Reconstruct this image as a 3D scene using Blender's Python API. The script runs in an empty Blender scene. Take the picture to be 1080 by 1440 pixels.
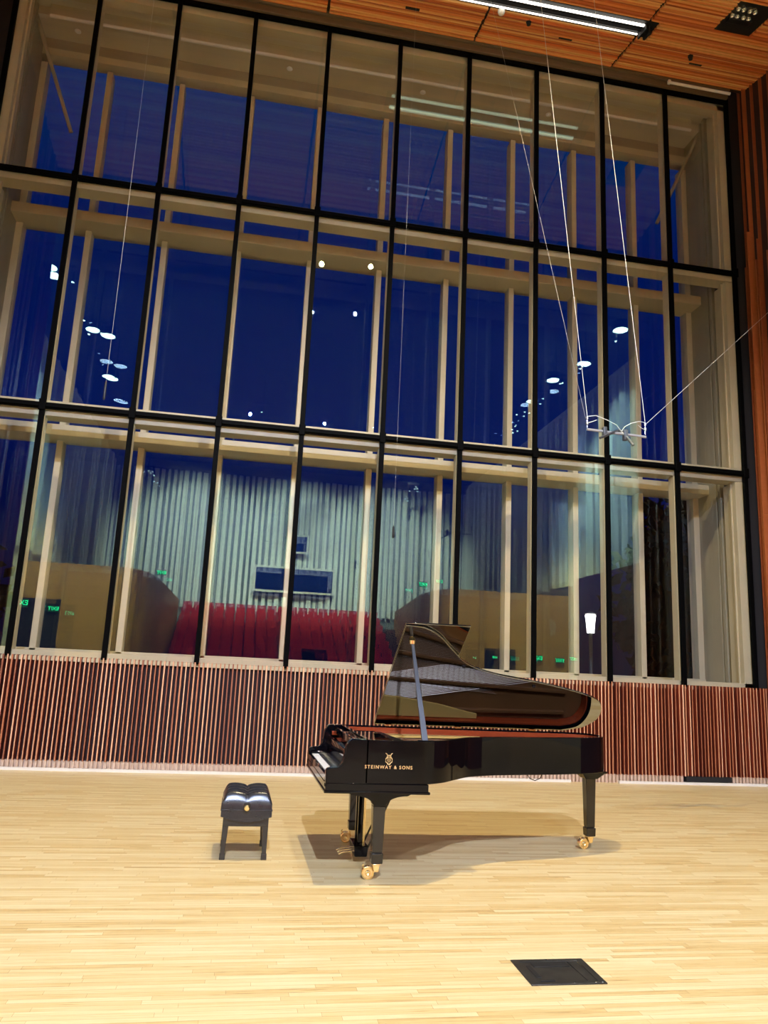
import bpy, math, random
from mathutils import Vector, Matrix
random.seed(7)
sc = bpy.context.scene
col = sc.collection
PI = math.pi

# ------------------------------------------------------------------ materials
def mat(name, c=(.8, .8, .8), rough=.5, metal=0, spec=.5, coat=0, emit=None, es=0):
    m = bpy.data.materials.new(name); m.use_nodes = True
    b = m.node_tree.nodes['Principled BSDF']
    b.inputs['Base Color'].default_value = (*c, 1)
    b.inputs['Roughness'].default_value = rough
    b.inputs['Metallic'].default_value = metal
    b.inputs['Specular IOR Level'].default_value = spec
    b.inputs['Coat Weight'].default_value = coat
    b.inputs['Coat Roughness'].default_value = .03
    if emit:
        b.inputs['Emission Color'].default_value = (*emit, 1)
        b.inputs['Emission Strength'].default_value = es
    return m

def nodes(m): return m.node_tree.nodes, m.node_tree.links, m.node_tree.nodes['Principled BSDF']

def wood_mat(name, stops, axis='X', pitch=.06, rough=.45, grain=.25):
    """every slat (cell along one axis) takes its own tone of wood"""
    m = mat(name, rough=rough); N, L, b = nodes(m)
    tc = N.new('ShaderNodeTexCoord'); sp = N.new('ShaderNodeSeparateXYZ')
    L.new(tc.outputs['Object'], sp.inputs[0])
    dv = N.new('ShaderNodeMath'); dv.operation = 'DIVIDE'; dv.inputs[1].default_value = pitch
    L.new(sp.outputs[axis], dv.inputs[0])
    fl = N.new('ShaderNodeMath'); fl.operation = 'FLOOR'; L.new(dv.outputs[0], fl.inputs[0])
    wn = N.new('ShaderNodeTexWhiteNoise'); wn.noise_dimensions = '1D'; L.new(fl.outputs[0], wn.inputs['W'])
    nz = N.new('ShaderNodeTexNoise'); nz.inputs['Scale'].default_value = 3; nz.inputs['Detail'].default_value = 4
    mp = N.new('ShaderNodeMapping')
    mp.inputs['Scale'].default_value = (1, 8, .5) if axis != 'Y' else (.5, 8, 8)
    L.new(tc.outputs['Object'], mp.inputs[0]); L.new(mp.outputs[0], nz.inputs['Vector'])
    mx = N.new('ShaderNodeMath'); mx.operation = 'MULTIPLY_ADD'; mx.inputs[1].default_value = grain
    L.new(nz.outputs['Fac'], mx.inputs[0]); L.new(wn.outputs['Value'], mx.inputs[2])
    cr = N.new('ShaderNodeValToRGB'); L.new(mx.outputs[0], cr.inputs[0])
    e = cr.color_ramp.elements
    e[0].position = 0; e[0].color = (*stops[0], 1); e[1].position = 1.15 if len(stops) < 3 else 1; e[1].color = (*stops[-1], 1)
    for i, s in enumerate(stops[1:-1]):
        k = e.new((i + 1) / (len(stops) - 1)); k.color = (*s, 1)
    L.new(cr.outputs[0], b.inputs['Base Color'])
    return m

def noise_mat(name, c1, c2, scale=4, rough=.5, metal=0, stretch=(1, 1, 1), spec=.5):
    m = mat(name, c1, rough, metal, spec); N, L, b = nodes(m)
    tc = N.new('ShaderNodeTexCoord'); mp = N.new('ShaderNodeMapping'); mp.inputs['Scale'].default_value = stretch
    nz = N.new('ShaderNodeTexNoise'); nz.inputs['Scale'].default_value = scale; nz.inputs['Detail'].default_value = 5
    L.new(tc.outputs['Object'], mp.inputs[0]); L.new(mp.outputs[0], nz.inputs['Vector'])
    cr = N.new('ShaderNodeValToRGB'); L.new(nz.outputs['Fac'], cr.inputs[0])
    cr.color_ramp.elements[0].position = .3; cr.color_ramp.elements[0].color = (*c1, 1)
    cr.color_ramp.elements[1].position = .7; cr.color_ramp.elements[1].color = (*c2, 1)
    L.new(cr.outputs[0], b.inputs['Base Color'])
    return m

def glass_mat(name, fac, tint=(1, 1, 1), refl=(1, 1, 1)):
    m = bpy.data.materials.new(name); m.use_nodes = True
    N, L = m.node_tree.nodes, m.node_tree.links; N.clear()
    o = N.new('ShaderNodeOutputMaterial'); t = N.new('ShaderNodeBsdfTransparent'); g = N.new('ShaderNodeBsdfGlossy')
    g.inputs['Roughness'].default_value = 0; t.inputs['Color'].default_value = (*tint, 1); g.inputs['Color'].default_value = (*refl, 1)
    # Schlick reflectance, the same from both faces of the pane
    ge = N.new('ShaderNodeNewGeometry'); dt = N.new('ShaderNodeVectorMath'); dt.operation = 'DOT_PRODUCT'
    L.new(ge.outputs['Incoming'], dt.inputs[0]); L.new(ge.outputs['Normal'], dt.inputs[1])
    ab = N.new('ShaderNodeMath'); ab.operation = 'ABSOLUTE'; L.new(dt.outputs['Value'], ab.inputs[0])
    om = N.new('ShaderNodeMath'); om.operation = 'SUBTRACT'; om.inputs[0].default_value = 1; L.new(ab.outputs[0], om.inputs[1])
    pw = N.new('ShaderNodeMath'); pw.operation = 'POWER'; pw.inputs[1].default_value = 5; L.new(om.outputs[0], pw.inputs[0])
    ad = N.new('ShaderNodeMath'); ad.operation = 'MULTIPLY_ADD'; ad.inputs[1].default_value = 1 - fac; ad.inputs[2].default_value = fac; ad.use_clamp = True
    L.new(pw.outputs[0], ad.inputs[0])
    mx = N.new('ShaderNodeMixShader'); L.new(ad.outputs[0], mx.inputs[0]); L.new(t.outputs[0], mx.inputs[1]); L.new(g.outputs[0], mx.inputs[2])
    L.new(mx.outputs[0], o.inputs[0])
    return m

def floor_mat():
    m = mat('maple_boards', rough=.33, spec=.35); N, L, b = nodes(m)
    tc = N.new('ShaderNodeTexCoord')
    br = N.new('ShaderNodeTexBrick'); br.offset = 0; br.offset_frequency = 1; br.squash = 1
    br.inputs['Scale'].default_value = 1; br.inputs['Brick Width'].default_value = .62; br.inputs['Row Height'].default_value = .044
    br.inputs['Mortar Size'].default_value = .0008; br.inputs['Mortar Smooth'].default_value = .3; br.inputs['Bias'].default_value = 0
    br.inputs['Color1'].default_value = (.0, .0, .0, 1); br.inputs['Color2'].default_value = (1, 1, 1, 1); br.inputs['Mortar'].default_value = (.0, .0, .0, 1)
    sx = N.new('ShaderNodeSeparateXYZ'); L.new(tc.outputs['Object'], sx.inputs[0])
    rw = N.new('ShaderNodeMath'); rw.operation = 'DIVIDE'; rw.inputs[1].default_value = .044; L.new(sx.outputs['Y'], rw.inputs[0])
    rf = N.new('ShaderNodeMath'); rf.operation = 'FLOOR'; L.new(rw.outputs[0], rf.inputs[0])
    rn = N.new('ShaderNodeTexWhiteNoise'); rn.noise_dimensions = '1D'; L.new(rf.outputs[0], rn.inputs['W'])
    sh = N.new('ShaderNodeMath'); sh.operation = 'MULTIPLY_ADD'; sh.inputs[1].default_value = 3.7; L.new(rn.outputs['Value'], sh.inputs[0]); L.new(sx.outputs['X'], sh.inputs[2])
    cb = N.new('ShaderNodeCombineXYZ'); L.new(sh.outputs[0], cb.inputs['X']); L.new(sx.outputs['Y'], cb.inputs['Y'])
    L.new(cb.outputs[0], br.inputs['Vector'])
    mp = N.new('ShaderNodeMapping'); mp.inputs['Scale'].default_value = (1.6, 26, 1); L.new(cb.outputs[0], mp.inputs[0])
    nz = N.new('ShaderNodeTexNoise'); nz.inputs['Scale'].default_value = 1.6; nz.inputs['Detail'].default_value = 6; nz.inputs['Roughness'].default_value = .65
    L.new(mp.outputs[0], nz.inputs['Vector'])
    mp2 = N.new('ShaderNodeMapping'); mp2.inputs['Scale'].default_value = (3.5, 60, 1); L.new(cb.outputs[0], mp2.inputs[0])
    nf = N.new('ShaderNodeTexNoise'); nf.inputs['Scale'].default_value = 1.3; nf.inputs['Detail'].default_value = 3; L.new(mp2.outputs[0], nf.inputs['Vector'])
    st = N.new('ShaderNodeMapRange'); st.inputs['From Min'].default_value = .60; st.inputs['From Max'].default_value = .78; st.inputs['To Min'].default_value = 0; st.inputs['To Max'].default_value = .30
    L.new(nf.outputs['Fac'], st.inputs['Value'])
    ma = N.new('ShaderNodeMath'); ma.operation = 'MULTIPLY_ADD'; ma.inputs[1].default_value = .42
    L.new(br.outputs['Color'], ma.inputs[0])
    m2 = N.new('ShaderNodeMath'); m2.operation = 'MULTIPLY'; m2.inputs[1].default_value = .75; L.new(nz.outputs['Fac'], m2.inputs[0]); L.new(m2.outputs[0], ma.inputs[2])
    sb = N.new('ShaderNodeMath'); sb.operation = 'SUBTRACT'; L.new(ma.outputs[0], sb.inputs[0]); L.new(st.outputs[0], sb.inputs[1])
    cr = N.new('ShaderNodeValToRGB'); L.new(sb.outputs[0], cr.inputs[0]); e = cr.color_ramp.elements
    e[0].position = .12; e[0].color = (.36, .20, .065, 1); e[1].position = .8; e[1].color = (.74, .60, .32, 1)
    k = e.new(.42); k.color = (.64, .455, .19, 1)
    mm = N.new('ShaderNodeMix'); mm.data_type = 'RGBA'; mm.blend_type = 'MULTIPLY'
    L.new(br.outputs['Fac'], mm.inputs['Factor']); L.new(cr.outputs[0], mm.inputs['A']); mm.inputs['B'].default_value = (.62, .5, .36, 1)
    L.new(mm.outputs['Result'], b.inputs['Base Color'])
    return m

M = dict(
    floor=floor_mat(),
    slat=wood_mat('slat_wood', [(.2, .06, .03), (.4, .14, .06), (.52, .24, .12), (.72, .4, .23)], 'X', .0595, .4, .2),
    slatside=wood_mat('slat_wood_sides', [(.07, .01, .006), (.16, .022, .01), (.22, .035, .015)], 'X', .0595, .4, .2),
    slatback=mat('slat_backing', (.022, .005, .004), .8),
    fin=wood_mat('wall_fin_wood', [(.08, .012, .006), (.2, .042, .014), (.36, .1, .028)], 'Y', .12, .4),
    plinth=noise_mat('pale_plinth', (.42, .27, .17), (.66, .5, .38), 9, .5, 0, (14, 1, 1)),
    strip=mat('pale_strip', (.72, .68, .6), .4),
    ceil=wood_mat('ceiling_slat_wood', [(.42, .07, .02), (.8, .21, .05), (.88, .32, .085), (.95, .5, .17)], 'Y', .038, .45, .15),
    black=mat('matt_black', (.006, .006, .007), .6), dark=mat('dark_hall_ceiling', (.018, .022, .04), .8),
    cap=mat('black_mullion_cap', (.002, .002, .002), .5, 0, .02), beige=noise_mat('beige_frame_paint', (.47, .4, .24), (.52, .44, .27), 2, .5),
    beige2=noise_mat('beige_panel', (.28, .25, .16), (.33, .29, .19), 1.4, .55),
    soffit=noise_mat('soffit_board', (.52, .45, .31), (.57, .5, .35), 1, .6),
    groove=mat('dark_groove', (.03, .03, .022), .7), trimbrown=noise_mat('brown_head_trim', (.1, .065, .035), (.14, .095, .05), 3, .5, 0, (.3, 5, 5)),
    glass=glass_mat('glass_inner', .055, (.98, .98, 1), (.62, 1, .84)), glass2=glass_mat('glass_outer', .022, (.97, .97, 1), (.5, .8, 1)),
    polish=mat('polished_black', (.002, .002, .003), .035, 0, .2), polishlid=mat('polished_black_lid', (.003, .003, .003), .03, 0, 1.0, 1), polish2=mat('polished_black_leg', (.006, .0055, .005), .12, 0, .6),
    keyw=mat('ivory_white', (.8, .78, .74), .2), keyb=mat('ebony_black', (.01, .01, .012), .25),
    gold=noise_mat('gold_plate', (.62, .4, .1), (.7, .47, .14), 2, .35, .3), goldshade=noise_mat('gold_plate_shaded', (.13, .055, .018), (.18, .08, .025), 2, .4, .2), goldtext=mat('gold_inlay', (.75, .52, .24), .35, .6),  # goldshade: the same gold darkened by colour, as if in the lid's shade
    brass=mat('brass', (.88, .7, .38), .24, 1), steel=mat('steel', (.62, .62, .64), .25, 1), chrome=mat('chrome', (.85, .87, .9), .08, 1),
    mahog=noise_mat('red_mahogany', (.2, .028, .008), (.27, .045, .012), 3, .25, 0, (.4, 4, 6)),
    spruce=noise_mat('spruce_board', (.25, .11, .035), (.3, .14, .05), 3, .4, 0, (1, 14, 1)),
    felt=mat('red_felt', (.3, .02, .02), .9), string=mat('string_steel', (.5, .42, .33), .35, 1),
    leather=noise_mat('black_leather', (.012, .012, .014), (.02, .02, .023), 30, .27), benchw=mat('bench_lacquer', (.02, .018, .016), .25),
    foot=mat('black_foot', (.004, .004, .004), .4), hatch=noise_mat('dark_floor_box', (.012, .011, .01), (.03, .027, .02), 12, .45),
    tube=mat('white_tube', (.9, .9, .9), .4, emit=(1, .93, .82), es=3), whitep=mat('white_housing', (.7, .7, .68), .4),
    reflector=mat('lamp_reflector', (.55, .55, .5), .25, .8), spotlens=mat('spot_lens', (1, 1, 1), .3, emit=(.93, 1, .97), es=22),
    spotsmall=mat('spot_lens_small', (1, 1, 1), .3, emit=(.93, 1, .97), es=18),
    ribback=mat('ribbed_panel_shade', (.2, .22, .22), .8), ribwall=mat('white_ribbed_panel', (.74, .76, .72), .7), tan=noise_mat('tan_wood_wall', (.4, .2, .055), (.48, .26, .08), 1.2, .5, 0, (.4, .4, 6)),
    brownwall=mat('dark_red_wood_wall', (.13, .022, .012), .5), seat=mat('red_seat_fabric', (.42, .012, .01), .8),
    exitgreen=mat('exit_green', (.0, .2, .08), .4, emit=(.02, 1, .42), es=9), exitbody=mat('exit_housing', (.01, .03, .02), .5, emit=(0, .35, .12), es=.8),
    riser=mat('riser_dark', (.05, .03, .025), .8), booth=mat('booth_glass', (.01, .02, .08), .1),
    wire=mat('suspension_wire', (.8, .8, .78), .5, 0), micbody=mat('microphone_body', (.12, .13, .15), .3, .7),
    leaf=noise_mat('dark_foliage', (.001, .002, .001), (.003, .005, .002), 6, .9, 0, (1, 1, 1), .1), bark=mat('bark', (.02, .015, .01), .9),
    bargrey=mat('grey_bar', (.3, .31, .34), .3, .2),
    ground=noise_mat('dark_paving', (.02, .02, .02), (.03, .03, .028), 2, .8), lampglow=mat('lantern_glow', (1, 1, 1), .4, emit=(1, .97, .82), es=4),
    pole=mat('grey_pole', (.1, .11, .1), .5), discwhite=mat('white_disc', (.8, .8, .78), .4),
)

M['polishlid'].node_tree.nodes['Principled BSDF'].inputs['IOR'].default_value = 1.6
M['polishlid'].node_tree.nodes['Principled BSDF'].inputs['Coat IOR'].default_value = 2.1
# ------------------------------------------------------------------ mesh builder
class MB:
    def __init__(s): s.v, s.f = [], []
    def add(s, vs, fs):
        n = len(s.v); s.v += [tuple(v) for v in vs]; s.f += [tuple(i + n for i in f) for f in fs]; return s
    def box(s, x0, x1, y0, y1, z0, z1):
        v = [(x, y, z) for z in (z0, z1) for x, y in ((x0, y0), (x1, y0), (x1, y1), (x0, y1))]
        return s.add(v, [(3, 2, 1, 0), (4, 5, 6, 7), (0, 1, 5, 4), (1, 2, 6, 5), (2, 3, 7, 6), (3, 0, 4, 7)])
    def frustum(s, c0, h0, c1, h1):
        """box between two rectangles: centres c0, c1 and half sizes h0, h1 in x and y"""
        v = [(c[0] + sx * h[0], c[1] + sy * h[1], c[2]) for c, h in ((c0, h0), (c1, h1)) for sx, sy in ((-1, -1), (1, -1), (1, 1), (-1, 1))]
        return s.add(v, [(3, 2, 1, 0), (4, 5, 6, 7), (0, 1, 5, 4), (1, 2, 6, 5), (2, 3, 7, 6), (3, 0, 4, 7)])
    def tube(s, pts, r, n=8, r2=None):
        pts = [Vector(p) for p in pts]; k = len(pts); rings = []
        up = Vector((0, 0, 1))
        for i, p in enumerate(pts):
            d = (pts[min(i + 1, k - 1)] - pts[max(i - 1, 0)]).normalized()
            a = d.cross(up)
            if a.length < 1e-3: a = d.cross(Vector((1, 0, 0)))
            a.normalize(); b = d.cross(a)
            rr = r if r2 is None else r + (r2 - r) * i / (k - 1)
            rings.append([p + (a * math.cos(2 * PI * j / n) + b * math.sin(2 * PI * j / n)) * rr for j in range(n)])
        v = [q for R_ in rings for q in R_]; f = []
        for i in range(k - 1):
            for j in range(n):
                f.append((i * n + j, i * n + (j + 1) % n, (i + 1) * n + (j + 1) % n, (i + 1) * n + j))
        f += [tuple(reversed(range(n))), tuple(range((k - 1) * n, k * n))]
        return s.add(v, f)
    def cyl(s, c, axis, r, h, n=24, r2=None):
        c = Vector(c); ax = Vector(axis).normalized()
        return s.tube([c - ax * h / 2, c + ax * h / 2], r, n, r2)
    def lathe(s, c, prof, axis='Z', n=24):
        v = []; f = []; c = Vector(c)
        for r, h in prof:
            for j in range(n):
                a = 2 * PI * j / n; x, y = r * math.cos(a), r * math.sin(a)
                p = {'Z': (x, y, h), 'Y': (x, h, y), 'X': (h, x, y)}[axis]
                v.append(tuple(c + Vector(p)))
        for i in range(len(prof) - 1):
            for j in range(n):
                f.append((i * n + j, i * n + (j + 1) % n, (i + 1) * n + (j + 1) % n, (i + 1) * n + j))
        f += [tuple(reversed(range(n))), tuple(range((len(prof) - 1) * n, len(prof) * n))]
        return s.add(v, f)
    def prism(s, poly, z0, z1, fn=lambda x, y, z: (x, y, z)):
        n = len(poly)
        v = [fn(x, y, z0) for x, y in poly] + [fn(x, y, z1) for x, y in poly]
        f = [tuple(reversed(range(n))), tuple(range(n, 2 * n))] + [(i, (i + 1) % n, n + (i + 1) % n, n + i) for i in range(n)]
        return s.add(v, f)
    def ring(s, outer, inner, z0, z1):
        n = len(outer)
        v = [(x, y, z0) for x, y in outer] + [(x, y, z1) for x, y in outer] + [(x, y, z0) for x, y in inner] + [(x, y, z1) for x, y in inner]
        f = []
        for i in range(n):
            j = (i + 1) % n
            f += [(i, j, n + j, n + i), (2 * n + j, 2 * n + i, 3 * n + i, 3 * n + j), (n + i, n + j, 3 * n + j, 3 * n + i), (j, i, 2 * n + i, 2 * n + j)]
        return s.add(v, f)
    def build(s, name, m, parent=None, bevel=0, smooth=False, kind=None, seg=2, sub=0):
        me = bpy.data.meshes.new(name); off = Vector((0, 0, 0))
        if parent is not None: off = world_loc(parent)
        me.from_pydata([tuple(Vector(v) - off) for v in s.v], [], s.f); me.update()
        import bmesh
        bm = bmesh.new(); bm.from_mesh(me); bmesh.ops.recalc_face_normals(bm, faces=bm.faces[:])
        bm.to_mesh(me); bm.free()
        me.materials.append(M[m] if isinstance(m, str) else m)
        o = bpy.data.objects.new(name, me); col.objects.link(o)
        if parent is not None: o.parent = parent
        if kind: o['kind'] = kind
        if bevel:
            b = o.modifiers.new('b', 'BEVEL'); b.width = bevel; b.segments = seg; b.limit_method = 'ANGLE'; b.angle_limit = .6
        if sub:
            b = o.modifiers.new('s', 'SUBSURF'); b.levels = sub; b.render_levels = sub
        if smooth or bevel:
            for p in me.polygons: p.use_smooth = True
            if not sub:
                try:
                    me.set_sharp_from_angle(angle=.7)
                except Exception: pass
        return o

def world_loc(o):
    v = Vector(o.location)
    while o.parent is not None: o = o.parent; v = v + Vector(o.location)
    return v

def thing(name, label, cat, loc, group=None):
    o = bpy.data.objects.new(name, None); col.objects.link(o); o.location = loc; o.empty_display_size = .1
    tag(o, label, cat, group); return o
def tag(o, label=None, cat=None, group=None, kind=None):
    if label: o['label'] = label
    if cat: o['category'] = cat
    if group: o['group'] = group
    if kind: o['kind'] = kind
    return o
def origin(o, p):
    """put the origin of a one-mesh thing at its base"""
    p = Vector(p)
    o.data.transform(Matrix.Translation(-p)); o.location = p; return o
def copy_tree(o, parent=None):
    c = o.copy(); col.objects.link(c); c.parent = parent
    for ch in o.children: copy_tree(ch, c)
    return c

# ------------------------------------------------------------------ camera (solved from the glazing grid)
F, YAW, PITCH, ROLL, H = 1080.0, .173065, .204478, .046015, 1.5
fw = Vector((math.sin(YAW) * math.cos(PITCH), math.cos(YAW) * math.cos(PITCH), math.sin(PITCH)))
r0 = Vector((math.cos(YAW), -math.sin(YAW), 0)); u0 = r0.cross(fw)
rt = r0 * math.cos(ROLL) + u0 * math.sin(ROLL); up = -r0 * math.sin(ROLL) + u0 * math.cos(ROLL)
cam = bpy.data.cameras.new('camera'); co = bpy.data.objects.new('camera', cam); col.objects.link(co)
cam.sensor_fit = 'VERTICAL'; cam.sensor_height = 24; cam.lens = 24 * F / 1440; cam.clip_end = 300
mw = Matrix((rt, up, -fw)).transposed().to_4x4(); mw.translation = (0, 0, H); co.matrix_world = mw
sc.camera = co

# ------------------------------------------------------------------ dimensions
D, BAY, X0 = 11.527, 1.26788, -4.4131
XL, XR = X0, X0 + 10 * BAY           # glazing from XL to XR
ZS, Z2, Z1, ZT = 1.50, 5.1025, 8.86, 12.40
DO = 12.86                            # outer skin
WL, WR = XL - .10, XR + .06           # side walls of the stage

def struct(name, mb, m, **k): return mb.build(name, m, kind='structure', **k)

# floor
struct('floor', MB().box(-9.0, 17, -23, D + .05, -.12, 0), 'floor')
struct('trim_1', MB().box(WL, 1.98, D - .16, D - .1, 0, .035).box(2.3, 5.02, D - .16, D - .1, 0, .035).box(5.8, WR, D - .16, D - .1, 0, .035), 'strip')
# slatted wall under the glazing
pitch = .0595
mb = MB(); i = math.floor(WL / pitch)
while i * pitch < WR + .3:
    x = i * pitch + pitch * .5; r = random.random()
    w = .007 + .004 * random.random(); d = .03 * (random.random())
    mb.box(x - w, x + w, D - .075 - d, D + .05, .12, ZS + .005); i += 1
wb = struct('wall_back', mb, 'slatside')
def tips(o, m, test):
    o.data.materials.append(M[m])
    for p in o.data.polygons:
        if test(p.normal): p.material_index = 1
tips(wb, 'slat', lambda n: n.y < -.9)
struct('trim_2', MB().box(WL, WR + .3, D + .04, D + .1, 0, ZS - .02), 'slatback')
mb = MB(); i = math.floor(WL / pitch)
mb.box(WL, 6.93, D - .04, D + .05, 0.0, .12).box(7.75, WR + .3, D - .04, D + .05, 0.0, .12)
while i * pitch < WR + .3:
    x = i * pitch + pitch * .5
    if not 6.93 < x < 7.75: mb.box(x - .016, x + .016, D - .09, D - .03, .0, .119)
    i += 1
struct('baseboard_back', mb, 'plinth')
tag(origin(MB().box(6.95, 7.73, D - .1, D + .03, .04, .115).build('floor_grille', 'black', bevel=.004), (7.34, D - .03, .0)), 'black recessed vent slot at the foot of the slatted wall, right of the piano', 'vent')
# sill
struct('trim_3', MB().box(XL, XR, D - .02, DO + .1, ZS - .06, ZS - .005), 'beige')

# ------------------------------------------------------------------ inner glazing
tn = 4; wn = 1
for k in range(11):
    x = X0 + k * BAY
    struct('trim_%d' % tn, MB().box(x - .036, x + .036, D - .075, D - .012, ZS - .02, ZT + .12), 'cap', bevel=.006); tn += 1
    if 0 < k < 10:
        for (a, b) in ((ZS, Z2 - .13), (Z2 + .09, Z1 - .13), (Z1 + .09, ZT)):
            struct('trim_%d' % tn, MB().box(x - .032, x + .032, D + .02, D + .19, a, b), 'beige', bevel=.005); tn += 1
for z in (Z2, Z1):
    struct('trim_%d' % tn, MB().box(XL, XR, D - .085, D - .012, z - .03, z + .03).box(XL, XR, D - .05, D - .012, z - .048, z + .048), 'cap', bevel=.004); tn += 1
    # clamps at each crossing
    mb = MB()
    for k in range(11):
        x = X0 + k * BAY; mb.box(x - .05, x + .05, D - .1, D - .06, z - .085, z + .085)
    struct('trim_%d' % tn, mb, 'cap', bevel=.01); tn += 1
    struct('trim_%d' % tn, MB().box(XL, XR, D + .02, D + .3, z - .135, z + .1), 'beige', bevel=.006); tn += 1
struct('trim_%d' % tn, MB().box(XL, XR, D - .075, D - .012, ZT - .01, ZT + .06), 'cap'); tn += 1
struct('trim_%d' % tn, MB().box(XL, XR, D + .02, D + .22, ZT - .12, ZT + .1), 'beige', bevel=.006); tn += 1
struct('trim_%d' % tn, MB().box(XL, XR, D + .02, D + .14, ZS - .005, ZS + .075), 'beige', bevel=.006); tn += 1
tiers = ((ZS, Z2), (Z2, Z1), (Z1, ZT))
for a, b in tiers:
    for k in range(10):
        x = X0 + k * BAY
        struct('window_%d' % wn, MB().box(x + .002, x + BAY - .002, D - .01, D + .008, a + .002, b - .002), 'glass'); wn += 1

# ------------------------------------------------------------------ cavity and outer skin
for k in range(0, 11):
    x = X0 + k * BAY
    for a, b in ((ZS, Z2 - .18), (Z2 + .08, Z1 - .18), (Z1 + .08, ZT - .55)):
        if k in (0, 10):
            s = 1 if k == 0 else -1
            struct('trim_%d' % tn, MB().box(x + min(0, s * .2), x + max(0, s * .2), DO - .12, DO + .1, a, b), 'beige', bevel=.006)
        else:
            struct('trim_%d' % tn, MB().box(x - .05, x + .05, DO - .14, DO + .1, a, b), 'beige', bevel=.008)
        tn += 1
for z in (Z2, Z1):
    struct('trim_%d' % tn, MB().box(XL, XR, DO - .46, DO + .1, z - .18, z + .0), 'beige', bevel=.01); tn += 1
    struct('trim_%d' % tn, MB().box(XL, XR, DO - .1, DO + .1, z + .0, z + .1), 'beige', bevel=.01); tn += 1
struct('trim_%d' % tn, MB().box(XL, XR, DO - .14, DO + .1, ZS - .005, ZS + .12), 'beige', bevel=.01); tn += 1
ZC = 12.52
struct('trim_%d' % tn, MB().box(XL, XR, DO - .16, DO + .1, ZT - .42, ZT - .28), 'beige', bevel=.01); tn += 1
struct('trim_%d' % tn, MB().box(XL, XR, DO - .1, DO + .1, ZT - .28, ZC + .1), 'beige2'); tn += 1
# cavity soffit: raised panel in front, lipped shade pocket behind
struct('trim_%d' % tn, MB().box(XL, XR, D + .02, D + .75, ZC, ZC + .1), 'soffit'); tn += 1
struct('trim_%d' % tn, MB().box(XL + .3, XR - .3, D + .62, D + .70, ZC - .2, ZC + .01), 'soffit'); tn += 1
struct('trim_%d' % tn, MB().tube([(XL + .3, D + .66, ZC - .2), (XR - .3, D + .66, ZC - .2)], .035, 12), 'strip', smooth=True); tn += 1
struct('trim_%d' % tn, MB().box(XL, XR, D + .70, DO + .1, ZC - .16, ZC), 'soffit'); tn += 1
wn2 = wn
for a, b in tiers:
    for k in range(10):
        x = X0 + k * BAY
        struct('window_%d' % wn, MB().box(x + .002, x + BAY - .002, DO - .008, DO + .008, a, b), 'glass2'); wn += 1
# stepped side reveals of the cavity
for sx, xe in ((1, XL), (-1, XR)):
    def bx(a, b, y0, y1, m, z0=ZS, z1=ZC, bev=.004):
        global tn
        p, q = xe + sx * a, xe + sx * b
        struct('trim_%d' % tn, MB().box(min(p, q), max(p, q), y0, y1, z0, z1), m, bevel=bev); tn += 1
    bx(-.14, -.0, D + .02, DO + .1, 'groove')
    for a, b in ((ZS, Z2 - .14), (Z2 + .1, Z1 - .14), (Z1 + .1, ZT)):
        bx(0, .15, D + .02, D + .12, 'beige', a, b)
        bx(0, .175, D + .12, D + .15, 'beige', a, b, .003)
        bx(0, .11, D + .16, D + .42, 'beige', a, b)
    bx(0, .02, D + .42, D + .52, 'groove')
    bx(0, .1, D + .52, D + .60, 'beige2'); bx(0, .03, D + .60, D + .66, 'groove')
    bx(0, .09, D + .66, DO - .1, 'beige2')
# smoke detectors under the cavity soffit
sd = None
for (px, k) in ((.55, 0), (.5, 3), (.5, 5), (.5, 7), (.45, 9)):
    x = X0 + (k + px) * BAY
    if sd is None:
        sd = MB().lathe((x, D + .95, ZC - .16), [(.05, 0), (.055, -.012), (.03, -.035), (.0, -.035)]).build('smoke_detector', 'discwhite', smooth=True)
        origin(sd, (x, D + .95, ZC - .16)); o = sd
    else:
        o = sd.copy(); col.objects.link(o); o.location.x = x
    tag(o, 'white round smoke detector under the soffit, ' + {0: 'in the leftmost window bay', 3: 'in the fourth window bay from the left', 5: 'in the sixth window bay from the left', 7: 'in the eighth window bay from the left', 9: 'in the rightmost window bay'}[k], 'smoke detector', 'smoke detectors under the window soffit')
# cavity braces
for s, x in ((0, XL + .15), (1, XR - .15)):
    d = 1 if s == 0 else -1
    o = MB().tube([(x - d * .1, D + .78, ZC - .16), (x + d * .58, DO - .05, ZC - 1.95)], .035, 10).build('steel_brace', 'beige2', smooth=True)
    origin(o, (x, D + .8, ZC - .25)); tag(o, 'slanting steel brace behind the top %s window pane' % ('left' if s == 0 else 'right'), 'brace')

# ------------------------------------------------------------------ side walls of the stage
def side_wall(name, xw, sgn, y0, y1, z1):
    struct(name, MB().box(min(xw, xw + sgn * .3), max(xw, xw + sgn * .3), y0, y1, 0, z1), 'slatback')
side_wall('wall_right', WR + .22, 1, 7.6, D + .1, 13.4)
side_wall('wall_left', WL - .22, -1, 6.8, D + .1, 13.4)
# vertical wood fins of the side walls (staggered lengths, panels joined at a few heights)
for sgn, xw, y_lo in ((1, WR + .22, 7.6), (-1, WL - .22, 6.8)):
    mb = MB(); y = D - .06; i = 0
    while y > y_lo:
        w = .012 + .02 * random.random(); d = .05 + .12 * random.random()
        z = .12
        zs = [2.35, 4.35, 6.6, 9.0, 10.6, 13.2]
        zs = [q_ + random.uniform(-.0, .9) if i % 3 else q_ for q_ in zs]
        for j, zt in enumerate(zs):
            dd = d if j < 4 else d * .6
            if j > 2 and i % 2 and random.random() < .6: break
            xa, xb = xw - sgn * dd, xw
            mb.box(min(xa, xb), max(xa, xb), y - w, y, z, zt - .004); z = zt
            if random.random() < .4: w = max(.015, w + random.uniform(-.012, .012))
        y -= w + .05 + .05 * random.random(); i += 1
    struct('wall_right_slats' if sgn > 0 else 'wall_left_slats', mb, 'fin')
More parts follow.
